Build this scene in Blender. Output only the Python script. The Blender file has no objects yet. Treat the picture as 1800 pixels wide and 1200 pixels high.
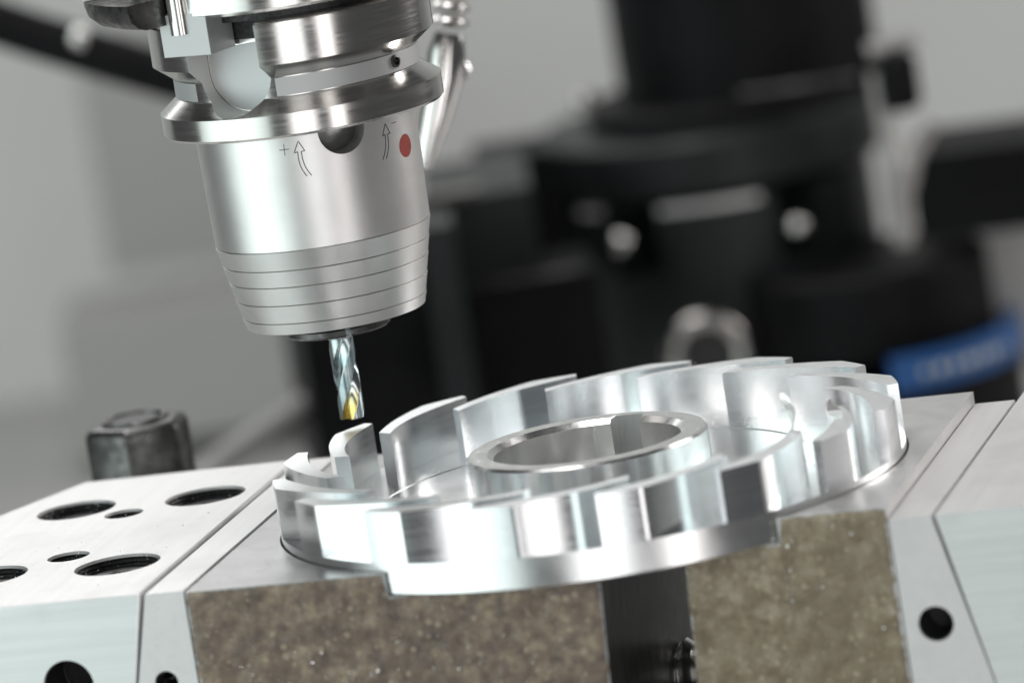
import bpy, bmesh, math, random
from mathutils import Vector, Matrix
random.seed(7)
R = math.radians
S = 0.001                                   # everything below is written in millimetres
scene = bpy.context.scene
COL = scene.collection

# ------------------------------------------------------------------ camera
CP = Vector((278.149, -1056.1007, 230.0387))
YAW, PITCH, ROLL, FPX = 0.2668, 0.1792, 0.1548, 11256.0
fw = Vector((-math.sin(YAW)*math.cos(PITCH), math.cos(YAW)*math.cos(PITCH), -math.sin(PITCH)))
r0 = Vector((math.cos(YAW), math.sin(YAW), 0)); u0 = r0.cross(fw)
rt = r0*math.cos(ROLL) - u0*math.sin(ROLL); up = r0*math.sin(ROLL) + u0*math.cos(ROLL)
cam_d = bpy.data.cameras.new('camera'); cam = bpy.data.objects.new('camera', cam_d); COL.objects.link(cam)
M3 = Matrix((rt, up, -fw)).transposed()
cam.matrix_world = Matrix.Translation(CP*S) @ M3.to_4x4()
cam_d.sensor_width = 36; cam_d.lens = 36*FPX/1800; cam_d.clip_start = 0.02; cam_d.clip_end = 20
cam_d.dof.use_dof = True; cam_d.dof.focus_distance = 1.128; cam_d.dof.aperture_fstop = 13; cam_d.dof.aperture_blades = 0
scene.camera = cam

# ------------------------------------------------------------------ light: studio lamps round the machine, two of them added fills, dim room
world = bpy.data.worlds.new('World'); scene.world = world; world.use_nodes = True
world.node_tree.nodes['Background'].inputs[0].default_value = (0.97, 0.98, 1.0, 1)
world.node_tree.nodes['Background'].inputs[1].default_value = 0.05
def lamp(name, loc, target, sx, sy, power, color):
    d = bpy.data.lights.new(name, 'AREA'); d.shape = 'RECTANGLE'; d.size = sx*S; d.size_y = sy*S
    d.energy = power; d.color = color
    o = bpy.data.objects.new(name, d); COL.objects.link(o); o.location = Vector(loc)*S
    o.rotation_euler = (Vector(target) - Vector(loc)).to_track_quat('-Z', 'Y').to_euler()
    # like a fabric softbox: brighter in the middle, falling off to its edges
    d.use_nodes = True; nt = d.node_tree; em = next(n for n in nt.nodes if n.type == 'EMISSION')
    g = nt.nodes.new('ShaderNodeNewGeometry'); sub = nt.nodes.new('ShaderNodeVectorMath'); sub.operation = 'SUBTRACT'
    sub.inputs[1].default_value = (0.5, 0.5, 0); ln = nt.nodes.new('ShaderNodeVectorMath'); ln.operation = 'LENGTH'
    mr = nt.nodes.new('ShaderNodeMapRange'); mr.interpolation_type = 'SMOOTHSTEP'
    for k, v in (('From Min', 0.0), ('From Max', 0.62), ('To Min', 1.3), ('To Max', 0.5)): mr.inputs[k].default_value = v
    nt.links.new(g.outputs['Parametric'], sub.inputs[0]); nt.links.new(sub.outputs[0], ln.inputs[0])
    nt.links.new(ln.outputs['Value'], mr.inputs['Value']); nt.links.new(mr.outputs[0], em.inputs['Strength'])
    return o
lamp('softbox_left', (-760, -720, 130), (0, 0, 20), 1350, 1300, 7.6, (0.88, 1.0, 0.98))
lamp('softbox_front', (330, -1330, 110), (0, 0, 20), 560, 1200, 3.5, (1, 1, 1))
lamp('added_fill_front_right', (640, -700, 60), (0, 0, 20), 230, 1000, 1.25, (1, 0.96, 0.95))  # added fill lamp, gives the ring more bright reflections
lamp('softbox_rear_right', (520, 520, 330), (0, 0, 40), 160, 620, 2.6, (1, 0.96, 0.94))
lamp('added_fill_rear_left', (-330, 560, 400), (0, 0, 0), 340, 300, 0.95, (1, 1, 1))  # added fill lamp, brightens the tops of blades and jaws
lamp('softbox_top', (-160, 60, 900), (-40, 0, 0), 520, 420, 3.9, (1, 0.98, 0.98))
scene.view_settings.view_transform = 'Standard'; scene.view_settings.look = 'None'
scene.view_settings.exposure = 0.45; scene.view_settings.gamma = 1.0; scene.view_settings.use_curve_mapping = False
scene.render.engine = 'CYCLES'; scene.cycles.use_denoising = True
scene.cycles.max_bounces = 10; scene.cycles.glossy_bounces = 8; scene.cycles.sample_clamp_indirect = 6

# ------------------------------------------------------------------ materials
def mat(name, base, metallic=0.0, rough=0.5, color2=None, cscale=0.5, cdetail=4, crange=(0.35, 0.65), rough2=None, rscale=0.3,
        bump=0.0, bscale=2.0, stretch=None, rot=None, spec=0.5, aniso=0.0, color3=None, c3scale=1.0, c3range=(0.55, 0.7), cstretch=None):
    """base/color2 mixed by noise in object millimetres; stretch = per-axis scale of grain noise."""
    m = bpy.data.materials.new(name); m.use_nodes = True
    nt = m.node_tree; N = nt.nodes; L = nt.links; b = N['Principled BSDF']
    b.inputs['Base Color'].default_value = (*base, 1); b.inputs['Metallic'].default_value = metallic
    b.inputs['Roughness'].default_value = rough; b.inputs['Specular IOR Level'].default_value = spec
    if aniso: b.inputs['Anisotropic'].default_value = aniso
    tc = N.new('ShaderNodeTexCoord'); mp = N.new('ShaderNodeMapping'); mp.inputs['Scale'].default_value = (1000, 1000, 1000)
    L.new(tc.outputs['Object'], mp.inputs['Vector'])
    def noise(scale, detail, st=None):
        n = N.new('ShaderNodeTexNoise'); n.inputs['Scale'].default_value = scale; n.inputs['Detail'].default_value = detail
        if st:
            m2 = N.new('ShaderNodeMapping'); m2.inputs['Scale'].default_value = st
            if rot: m2.inputs['Rotation'].default_value = rot
            L.new(mp.outputs[0], m2.inputs['Vector']); L.new(m2.outputs[0], n.inputs['Vector'])
        else: L.new(mp.outputs[0], n.inputs['Vector'])
        return n
    if color2:
        n = noise(cscale, cdetail, cstretch); rp = N.new('ShaderNodeValToRGB')
        rp.color_ramp.elements[0].position = crange[0]; rp.color_ramp.elements[1].position = crange[1]
        rp.color_ramp.elements[0].color = (*base, 1); rp.color_ramp.elements[1].color = (*color2, 1)
        L.new(n.outputs['Fac'], rp.inputs[0]); L.new(rp.outputs[0], b.inputs['Base Color'])
        if color3:
            n3 = noise(c3scale, 3); m3 = N.new('ShaderNodeMapRange'); m3.inputs['From Min'].default_value = c3range[0]; m3.inputs['From Max'].default_value = c3range[1]
            mx = N.new('ShaderNodeMix'); mx.data_type = 'RGBA'; mx.inputs['B'].default_value = (*color3, 1)
            L.new(n3.outputs['Fac'], m3.inputs['Value']); L.new(m3.outputs[0], mx.inputs['Factor']); L.new(rp.outputs[0], mx.inputs['A'])
            L.new(mx.outputs['Result'], b.inputs['Base Color'])
    if rough2 is not None:
        n = noise(rscale, 5, stretch); mr = N.new('ShaderNodeMapRange')
        mr.inputs['From Min'].default_value = 0.3; mr.inputs['From Max'].default_value = 0.7
        mr.inputs['To Min'].default_value = rough; mr.inputs['To Max'].default_value = rough2
        L.new(n.outputs['Fac'], mr.inputs['Value']); L.new(mr.outputs[0], b.inputs['Roughness'])
    if bump:
        n = noise(bscale, 3, stretch); bp = N.new('ShaderNodeBump'); bp.inputs['Strength'].default_value = bump
        bp.inputs['Distance'].default_value = 0.0001
        L.new(n.outputs['Fac'], bp.inputs['Height']); L.new(bp.outputs[0], b.inputs['Normal'])
    return m

M_alu   = mat('milled_aluminium', (0.89, 0.91, 0.92), 1, 0.15, rough2=0.21, rscale=0.15, bump=0.10, bscale=1.0, stretch=(0.25, 0.25, 9))
M_alut  = mat('milled_aluminium_top', (0.93, 0.95, 0.95), 1, 0.32, rough2=0.40, rscale=0.6, bump=0.08, bscale=2)
M_floor = mat('turned_aluminium', (0.90, 0.91, 0.91), 1, 0.20, rough2=0.26, rscale=0.12, bump=0.05, bscale=0.8)
M_hub   = mat('bored_aluminium', (0.86, 0.86, 0.85), 1, 0.16, rough2=0.28, rscale=0.6, stretch=(1, 1, 0.05))
M_key   = mat('broached_aluminium', (0.45, 0.46, 0.46), 1, 0.35, rough2=0.55, rscale=1.2, stretch=(2, 2, 0.04), bump=0.5, bscale=2)
M_satin = mat('satin_steel', (0.80, 0.795, 0.78), 1, 0.35, rough2=0.40, rscale=0.5, bump=0.10, bscale=1.0, stretch=(0.15, 0.15, 14), color2=(0.75, 0.745, 0.73), cscale=0.15)
M_pol   = mat('polished_steel', (0.66, 0.65, 0.63), 1, 0.14, rough2=0.22, rscale=0.5, stretch=(0.2, 0.2, 5))
M_white = mat('blasted_steel', (0.52, 0.53, 0.53), 0.6, 0.5, bump=0.05, bscale=6)
M_dark  = mat('blackened_steel', (0.022, 0.022, 0.024), 0.5, 0.35, color2=(0.05, 0.05, 0.05), cscale=1.5, rough2=0.5, rscale=2, bump=0.2, bscale=4)
M_top   = mat('ground_steel', (0.72, 0.715, 0.71), 0.5, 0.42, color2=(0.76, 0.755, 0.75), cscale=0.5, cdetail=6, cstretch=(1.2, 0.05, 1), crange=(0.3, 0.7), rough2=0.52, rscale=0.5, stretch=(2, 0.06, 1), bump=0.12, bscale=1.5, color3=(0.60, 0.595, 0.58), c3scale=0.05, c3range=(0.52, 0.85))
M_face  = mat('ground_face_steel', (0.76, 0.79, 0.78), 0.5, 0.36, color2=(0.82, 0.85, 0.84), cscale=0.5, cdetail=6, cstretch=(0.06, 1, 1.4), rough2=0.46, rscale=0.6, stretch=(0.06, 1, 2), bump=0.10, bscale=1.5, color3=(0.68, 0.70, 0.69), c3scale=0.07, c3range=(0.55, 0.8))
M_jaw   = mat('milled_jaw_steel', (0.44, 0.44, 0.44), 0.9, 0.30, color2=(0.36, 0.36, 0.36), cscale=0.09, rough2=0.42, rscale=0.25, bump=0.08, bscale=2)
M_gap   = mat('brushed_dark_steel', (0.16, 0.16, 0.16), 1.0, 0.30, rough2=0.5, rscale=1.0, bump=1.0, bscale=1.2, stretch=(1, 3.5, 0.10), rot=(R(-38), 0, 0), color2=(0.5, 0.5, 0.5), cscale=1.0, cstretch=(1, 3.5, 0.10), crange=(0.45, 0.7))  # pale streaks: scratches, with brushed highlights painted into the colour
def scale_mat(name, dark, mid, pale, spot):
    """weathered raw skin of a steel block: fractal mottling, broad stains, small pale spots, wet and dry patches"""
    m = bpy.data.materials.new(name); m.use_nodes = True; nt = m.node_tree; N = nt.nodes; L = nt.links; b = N['Principled BSDF']
    tc = N.new('ShaderNodeTexCoord'); mp = N.new('ShaderNodeMapping'); mp.inputs['Scale'].default_value = (1000,)*3; L.new(tc.outputs['Object'], mp.inputs[0])
    def noise(sc, det, ro, w=0):
        n = N.new('ShaderNodeTexNoise'); n.inputs['Scale'].default_value = sc; n.inputs['Detail'].default_value = det; n.inputs['Roughness'].default_value = ro
        n.inputs['Distortion'].default_value = w; L.new(mp.outputs[0], n.inputs['Vector']); return n.outputs['Fac']
    def ramp(src, stops):
        r = N.new('ShaderNodeValToRGB'); e = r.color_ramp.elements
        for i, (p, c) in enumerate(stops):
            x = e[i] if i < 2 else e.new(p); x.position = p; x.color = (*c, 1)
        L.new(src, r.inputs[0]); return r.outputs[0]
    def rng(src, a, c, lo=0.0, hi=1.0):
        r = N.new('ShaderNodeMapRange'); r.interpolation_type = 'SMOOTHSTEP'
        for k, v in (('From Min', a), ('From Max', c), ('To Min', lo), ('To Max', hi)): r.inputs[k].default_value = v
        L.new(src, r.inputs['Value']); return r.outputs[0]
    def mix(f, A, B):
        x = N.new('ShaderNodeMix'); x.data_type = 'RGBA'; L.new(f, x.inputs['Factor'])
        for k, v in (('A', A), ('B', B)):
            if isinstance(v, tuple): x.inputs[k].default_value = (*v, 1)
            else: L.new(v, x.inputs[k])
        return x.outputs['Result']
    c1 = ramp(noise(0.30, 9, 0.72), [(0.36, dark), (0.66, pale), (0.50, mid)])
    c2 = mix(rng(noise(0.055, 3, 0.5), 0.42, 0.68, 0.0, 0.55), c1, dark)
    vo = N.new('ShaderNodeTexVoronoi'); vo.inputs['Scale'].default_value = 0.62; vo.inputs['Randomness'].default_value = 1.0; L.new(mp.outputs[0], vo.inputs['Vector'])
    sz = N.new('ShaderNodeSeparateColor'); L.new(vo.outputs['Color'], sz.inputs[0])
    th = N.new('ShaderNodeMath'); th.operation = 'MULTIPLY_ADD'; th.inputs[1].default_value = 0.75; th.inputs[2].default_value = -0.28; L.new(sz.outputs[0], th.inputs[0])
    df = N.new('ShaderNodeMath'); df.operation = 'SUBTRACT'; L.new(th.outputs[0], df.inputs[0]); L.new(vo.outputs['Distance'], df.inputs[1])
    c3 = mix(rng(df.outputs[0], 0.0, 0.16, 0.0, 0.75), c2, spot)
    L.new(c3, b.inputs['Base Color'])
    L.new(rng(noise(0.22, 5, 0.6), 0.38, 0.62, 0.24, 0.68), b.inputs['Roughness'])
    bp = N.new('ShaderNodeBump'); bp.inputs['Strength'].default_value = 0.7; bp.inputs['Distance'].default_value = 0.00015
    L.new(noise(1.1, 6, 0.65), bp.inputs['Height']); L.new(bp.outputs[0], b.inputs['Normal'])
    return m
M_scale = scale_mat('mill_scale', (0.110, 0.083, 0.068), (0.20, 0.152, 0.112), (0.36, 0.29, 0.20), (0.40, 0.335, 0.24))
M_scale2 = scale_mat('pale_mill_scale', (0.18, 0.144, 0.092), (0.275, 0.226, 0.15), (0.42, 0.365, 0.27), (0.42, 0.36, 0.26))
M_jaw_refl  = mat('jaw_steel_painted_reflection', (0.66, 0.66, 0.655), 0.8, 0.40, color2=(0.58, 0.58, 0.575), cscale=0.09, rough2=0.50, rscale=0.25, bump=0.08, bscale=2)  # paler copy of the jaw steel, right jaw's reflections put into the colour
M_nutd  = mat('oiled_dark_steel', (0.09, 0.09, 0.09), 0.8, 0.32, color2=(0.05, 0.05, 0.05), cscale=0.5, rough2=0.5, rscale=1, bump=0.3, bscale=3)
M_hole  = mat('black_oxide_and_shade', (0.012, 0.012, 0.013), 0.2, 0.4, color2=(0.03, 0.03, 0.03), cscale=2, bump=0.2, bscale=5)  # black oxide steel, also the painted shade inside the front bores
M_mark  = mat('engraved_black', (0.02, 0.02, 0.02), 0, 0.5)
M_red   = mat('red_enamel', (0.40, 0.06, 0.045), 0, 0.3, color2=(0.33, 0.05, 0.04), cscale=0.8)
M_chip  = mat('bright_chip', (0.93, 0.93, 0.92), 0.7, 0.3)
M_wall  = mat('grey_sheet_metal', (0.66, 0.665, 0.65), 0.0, 0.6, color2=(0.62, 0.62, 0.61), cscale=0.006)
M_wall2 = mat('dark_grey_sheet', (0.36, 0.36, 0.35), 0.0, 0.6)
M_black = mat('black_casting', (0.004, 0.004, 0.0045), 0.0, 0.45, spec=0.12, color2=(0.007, 0.007, 0.008), cscale=0.08, rough2=0.55, rscale=0.1)
M_green = mat('dark_green_paint', (0.015, 0.018, 0.0185), 0.0, 0.34, spec=0.35, color2=(0.010, 0.012, 0.0125), cscale=0.05, rough2=0.45, rscale=0.1)
M_chrome = mat('chrome', (0.75, 0.74, 0.72), 1, 0.12)
M_ringm = mat('dull_ring_steel', (0.42, 0.41, 0.39), 1, 0.2)
M_blue  = mat('blue_plastic', (0.013, 0.085, 0.27), 0, 0.4)
M_cream = mat('cream_print', (0.55, 0.55, 0.42), 0, 0.5)
M_table = mat('machine_table_steel', (0.52, 0.52, 0.51), 0.2, 0.5, color2=(0.44, 0.44, 0.435), cscale=0.02, rough2=0.55, rscale=0.1)
M_nut   = mat('worn_steel', (0.15, 0.15, 0.147), 1.0, 0.20, color2=(0.07, 0.07, 0.069), cscale=0.3, rough2=0.48, rscale=0.6, bump=0.2, bscale=3)
M_hose  = mat('grey_plastic', (0.34, 0.33, 0.32), 0.2, 0.3)

def end_mill_material():
    m = bpy.data.materials.new('coated_carbide'); m.use_nodes = True; nt = m.node_tree; N = nt.nodes; L = nt.links
    b = N['Principled BSDF']; b.inputs['Metallic'].default_value = 1; b.inputs['Roughness'].default_value = 0.2
    tc = N.new('ShaderNodeTexCoord'); mp = N.new('ShaderNodeMapping'); mp.inputs['Scale'].default_value = (1000,)*3
    L.new(tc.outputs['Object'], mp.inputs[0])
    n = N.new('ShaderNodeTexNoise'); n.inputs['Scale'].default_value = 0.35; n.inputs['Detail'].default_value = 3
    L.new(mp.outputs[0], n.inputs['Vector'])
    rp = N.new('ShaderNodeValToRGB'); e = rp.color_ramp.elements
    e[0].position = 0.3; e[0].color = (0.30, 0.40, 0.43, 1); e[1].position = 0.7; e[1].color = (0.62, 0.62, 0.62, 1)
    x = rp.color_ramp.elements.new(0.5); x.color = (0.46, 0.56, 0.58, 1)
    L.new(n.outputs['Fac'], rp.inputs[0]); L.new(rp.outputs[0], b.inputs['Base Color'])
    return m
M_mill = end_mill_material()
def flute_material():
    m = M_mill.copy(); m.name = 'coated_flute'; N = m.node_tree.nodes; L = m.node_tree.links; b = N['Principled BSDF']
    src = b.inputs['Base Color'].links[0].from_socket; tc = N['Texture Coordinate']; sep = N.new('ShaderNodeSeparateXYZ')
    nz = N.new('ShaderNodeTexNoise'); nz.inputs['Scale'].default_value = 900; ad = N.new('ShaderNodeMath'); ad.operation = 'MULTIPLY_ADD'
    ad.inputs[1].default_value = 0.003
    L.new(tc.outputs['Object'], sep.inputs[0]); L.new(tc.outputs['Object'], nz.inputs['Vector']); L.new(nz.outputs['Fac'], ad.inputs[0]); L.new(sep.outputs['Z'], ad.inputs[2])
    mr = N.new('ShaderNodeMapRange'); mr.inputs['From Min'].default_value = 0.0045; mr.inputs['From Max'].default_value = 0.0085
    mx = N.new('ShaderNodeMix'); mx.data_type = 'RGBA'; mx.inputs['A'].default_value = (0.66, 0.52, 0.18, 1)
    L.new(ad.outputs[0], mr.inputs['Value']); L.new(mr.outputs[0], mx.inputs['Factor']); L.new(src, mx.inputs['B']); L.new(mx.outputs['Result'], b.inputs['Base Color'])
    return m
M_flute = flute_material()
M_gold = mat('gold_coating', (0.70, 0.56, 0.22), 1, 0.3, color2=(0.38, 0.33, 0.16), cscale=0.9, rough2=0.4, rscale=2, bump=0.3, bscale=3)

# ------------------------------------------------------------------ helpers
def tag(o, label=None, cat=None, group=None, kind=None):
    if label: o['label'] = label
    if cat: o['category'] = cat
    if group: o['group'] = group
    if kind: o['kind'] = kind
    return o
def empty(name, loc, label, cat, group=None):
    o = bpy.data.objects.new(name, None); COL.objects.link(o); o.location = Vector(loc)*S; o.empty_display_size = 0.01
    return tag(o, label, cat, group)
def obj(name, bm, m, parent=None, smooth=30, loc=None, rotz=0, org=None):
    """bmesh in world millimetres (or local to org); parent's location is taken off so that parts sit right."""
    bmesh.ops.recalc_face_normals(bm, faces=bm.faces)
    me = bpy.data.meshes.new(name)
    off = Vector((0, 0, 0))
    if parent is not None and org is None: off = parent.location/S
    for v in bm.verts: v.co = (v.co - off)*S
    bm.to_mesh(me); bm.free()
    for mm in (m if isinstance(m, (list, tuple)) else [m]): me.materials.append(mm)
    if smooth:
        for pl in me.polygons: pl.use_smooth = True
        me.set_sharp_from_angle(angle=R(smooth))
    o = bpy.data.objects.new(name, me); COL.objects.link(o); o.parent = parent
    if loc is not None: o.location = Vector(loc)*S
    o.rotation_euler[2] = rotz
    return o
def inst(src, parent=None, loc=None, rotz=None):
    o = src.copy(); COL.objects.link(o)
    if parent is not None: o.parent = parent
    if loc is not None: o.location = Vector(loc)*S
    if rotz is not None: o.rotation_euler[2] = rotz
    return o
def bevel(bm, w, seg=2, ang=30, filt=None):
    es = [e for e in bm.edges if len(e.link_faces) == 2 and e.calc_face_angle(0) > R(ang) and (filt is None or filt(e))]
    if es: bmesh.ops.bevel(bm, geom=es, offset=w, segments=seg, affect='EDGES', profile=0.5)
    return bm
def loft(bm, p0, z0, p1, z1, caps=True):
    a = [bm.verts.new((x, y, z0)) for x, y in p0]; b = [bm.verts.new((x, y, z1)) for x, y in p1]; n = len(a)
    for i in range(n): bm.faces.new((a[i], a[(i+1) % n], b[(i+1) % n], b[i]))
    if caps: bm.faces.new(a[::-1]); bm.faces.new(b)
    return a, b
def prism(pts, z0, z1, bm=None):
    bm = bm or bmesh.new(); loft(bm, pts, z0, pts, z1); return bm
def box(x0, x1, y0, y1, z0, z1, bm=None): return prism([(x0, y0), (x1, y0), (x1, y1), (x0, y1)], z0, z1, bm)
def obox(c, ax, ay, az, hx, hy, hz, bm=None):
    """oriented box: centre, three unit axes, half sizes"""
    bm = bm or bmesh.new(); c = Vector(c); vs = []
    for k in (-1, 1):
        for j in (-1, 1):
            for i in (-1, 1): vs.append(bm.verts.new(c + Vector(ax)*hx*i + Vector(ay)*hy*j + Vector(az)*hz*k))
    for f in ((0, 1, 3, 2), (4, 6, 7, 5), (0, 4, 5, 1), (2, 3, 7, 6), (0, 2, 6, 4), (1, 5, 7, 3)): bm.faces.new([vs[i] for i in f])
    return bm
def lathe(prof, c=(0, 0), n=96, bm=None, a0=0, a1=2*math.pi, closed_prof=False):
    """prof list of (r, z); r=0 ends become caps; full turn unless a0/a1 are given"""
    bm = bm or bmesh.new(); full = abs(a1 - a0 - 2*math.pi) < 1e-6; rings = []
    for r, z in prof:
        if r < 1e-6: rings.append([bm.verts.new((c[0], c[1], z))]); continue
        rings.append([bm.verts.new((c[0] + r*math.cos(a0 + (a1-a0)*i/n), c[1] + r*math.sin(a0 + (a1-a0)*i/n), z)) for i in range(n if full else n+1)])
    pairs = list(zip(rings, rings[1:])) + ([(rings[-1], rings[0])] if closed_prof else [])
    for A, B in pairs:
        m = n
        for i in range(m):
            j = (i+1) % n if full else i+1
            if len(A) == 1 and len(B) == 1: continue
            if len(A) == 1: bm.faces.new((A[0], B[j], B[i]))
            elif len(B) == 1: bm.faces.new((A[i], A[j], B[0]))
            else: bm.faces.new((A[i], A[j], B[j], B[i]))
    if not full and closed_prof:
        bm.faces.new([q[0] for q in rings]); bm.faces.new([q[-1] for q in rings][::-1])
    return bm
def tube(pts, radii, n=20, bm=None):
    bm = bm or bmesh.new(); pts = [Vector(p) for p in pts]; rings = []
    for i, p in enumerate(pts):
        t = (pts[min(i+1, len(pts)-1)] - pts[max(i-1, 0)]).normalized()
        a = t.orthogonal().normalized() if i == 0 else (rings[-1][1] - t*rings[-1][1].dot(t)).normalized()
        b = t.cross(a); r = radii[i] if isinstance(radii, (list, tuple)) else radii
        rings.append(([bm.verts.new(p + (a*math.cos(2*math.pi*k/n) + b*math.sin(2*math.pi*k/n))*r) for k in range(n)], a))
    for (A, _), (B, _) in zip(rings, rings[1:]):
        for k in range(n): bm.faces.new((A[k], A[(k+1) % n], B[(k+1) % n], B[k]))
    bm.faces.new(rings[0][0][::-1]); bm.faces.new(rings[-1][0])
    return bm
def cyl(c, d, r, length, n=48, bm=None):
    c = Vector(c); d = Vector(d).normalized(); return tube([c, c + d*length], r, n, bm)
def cut(o, cutters, smooth=30):
    """boolean difference of finished cutter bmeshes (world millimetres), baked into the mesh"""
    for bmc in cutters:
        bmesh.ops.recalc_face_normals(bmc, faces=bmc.faces)
        off = (o.parent.location/S if o.parent else Vector((0, 0, 0)))
        for v in bmc.verts: v.co = (v.co - off)*S
        me = bpy.data.meshes.new('cutter'); bmc.to_mesh(me); bmc.free()
        for mm in o.data.materials: me.materials.append(mm)
        co = bpy.data.objects.new('cutter', me); COL.objects.link(co); co.parent = o.parent
        md = o.modifiers.new('cut', 'BOOLEAN'); md.operation = 'DIFFERENCE'; md.object = co; md.solver = 'EXACT'
        dg = bpy.context.evaluated_depsgraph_get(); dg.update()
        nm = bpy.data.meshes.new_from_object(o.evaluated_get(dg)); o.modifiers.clear(); o.data = nm
        bpy.data.objects.remove(co); bpy.data.meshes.remove(me)
    for pl in o.data.polygons: pl.use_smooth = True
    o.data.set_sharp_from_angle(angle=R(smooth))
def pol(r, a, z): return (r*math.cos(a), r*math.sin(a), z)
def at(px, py, dist):
    """world point (mm) seen at a photograph pixel at a given distance along the view"""
    return CP + (fw + rt*((px-900)/FPX) - up*((py-600)/FPX))*dist

# ------------------------------------------------------------------ setting
bm = box(-900, 900, -90, 900, -132, -122)
table = tag(obj('machine_table', bm, M_table, smooth=0), kind='structure', label='grey steel machine table under the vise')
wc = at(900, 600, 2000)
# rear wall of the machine cabin: flat sheet, square to the cabin
vd = Vector((fw.x, fw.y, 0)).normalized(); vr = Vector((vd.y, -vd.x, 0))
bm = obox(wc + vd*10, vr, vd, (0, 0, 1), 900, 5, 700)
tag(obj('cabin_wall', bm, M_wall, smooth=0), kind='structure', label='grey sheet metal wall of the machine cabin')

# ------------------------------------------------------------------ bladed ring (workpiece)
RO, HT, HF = 55.0, 14.5, 5.6
ring = empty('bladed_ring', (0, 0, 0), 'polished aluminium ring with curved blades clamped in the vise', 'machined part')
prof = [(16.5, 0), (54.6, 0), (RO, 0.4), (RO, HF), (38.6, HF), (38.6, HF-.5), (38.1, HF-.5), (38.1, HF-.12), (21.2, HF-.12), (16.5, HF-.12)]
obj('base_disc', lathe(prof, n=256, closed_prof=True), M_floor, ring, smooth=25)
# hub with a keyway: the inner radius steps out over the keyway
bm = bmesh.new(); n = 240
zs_out = [(21.3, HF+.02), (21.3, 12.6), (20.9, 13.0), (17.5, 13.0)]
rows = []
for i in range(n):
    a = 2*math.pi*i/n; d = (math.degrees(a) - 79 + 180) % 360 - 180
    key = abs(d) < 8.6
    ri = 18.9/math.cos(R(d)) if key else 16.5
    rows.append([pol(21.3, a, HF+.02), pol(21.3, a, 12.5), pol(20.8, a, 13.0), pol(max(17.5, ri), a, 13.0), pol(ri, a, 12.1 if not key else 12.9), pol(ri, a, 0.02)])
vs = [[bm.verts.new(p) for p in row] for row in rows]
for i in range(n):
    for k in range(5):
        f = bm.faces.new((vs[i][k], vs[(i+1) % n][k], vs[(i+1) % n][k+1], vs[i][k+1]))
        d = ((i+.5)*360/n - 79 + 180) % 360 - 180
        if k == 4 and abs(d) < 8.6: f.material_index = 1
obj('hub', bm, [M_hub, M_key], ring, smooth=35)
# blades: spiral walls, outer ends flush with the rim
def blade_mesh():
    # plan of one blade: blunt outer end on the rim, then a thick wall that spirals inwards to a squared tip
    land = R(8.4); end = R(30.5); NS = 32
    def ri(f): return 53.0*math.exp(-0.35*f - 0.35*max(0, f-R(15))**2)
    def ro(f): return RO if f <= land else RO*math.exp(-0.46*(f-land) - 0.08*(f-land)**2)
    pin = [(ri(end*i/NS), end*i/NS) for i in range(NS+1)]
    e2 = end - R(0.5)
    fs = sorted(set([e2*i/NS for i in range(NS+1)] + [land]))
    pout = [(ro(f), f) for f in fs]
    P = [(r*math.cos(a), r*math.sin(a)) for r, a in pin] + [(r*math.cos(a), r*math.sin(a)) for r, a in pout[::-1]]
    bm = bmesh.new(); loft(bm, P, HF+.02, P, HT)
    bevel(bm, 0.14, 2, 50, lambda e: all(v.co.z > HT-.01 for v in e.verts) or abs(e.verts[0].co.z - e.verts[1].co.z) > 2)
    return bm
bmb = blade_mesh(); bmesh.ops.recalc_face_normals(bmb, faces=bmb.faces)
for f in bmb.faces:
    if f.normal.z > .9: f.material_index = 1
b0 = obj('blade', bmb, [M_alu, M_alut], ring, smooth=35)
PH = 59.8
b0.rotation_euler[2] = R(PH)
for k in range(1, 16): inst(b0, ring, rotz=R(PH + 22.5*k))

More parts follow.
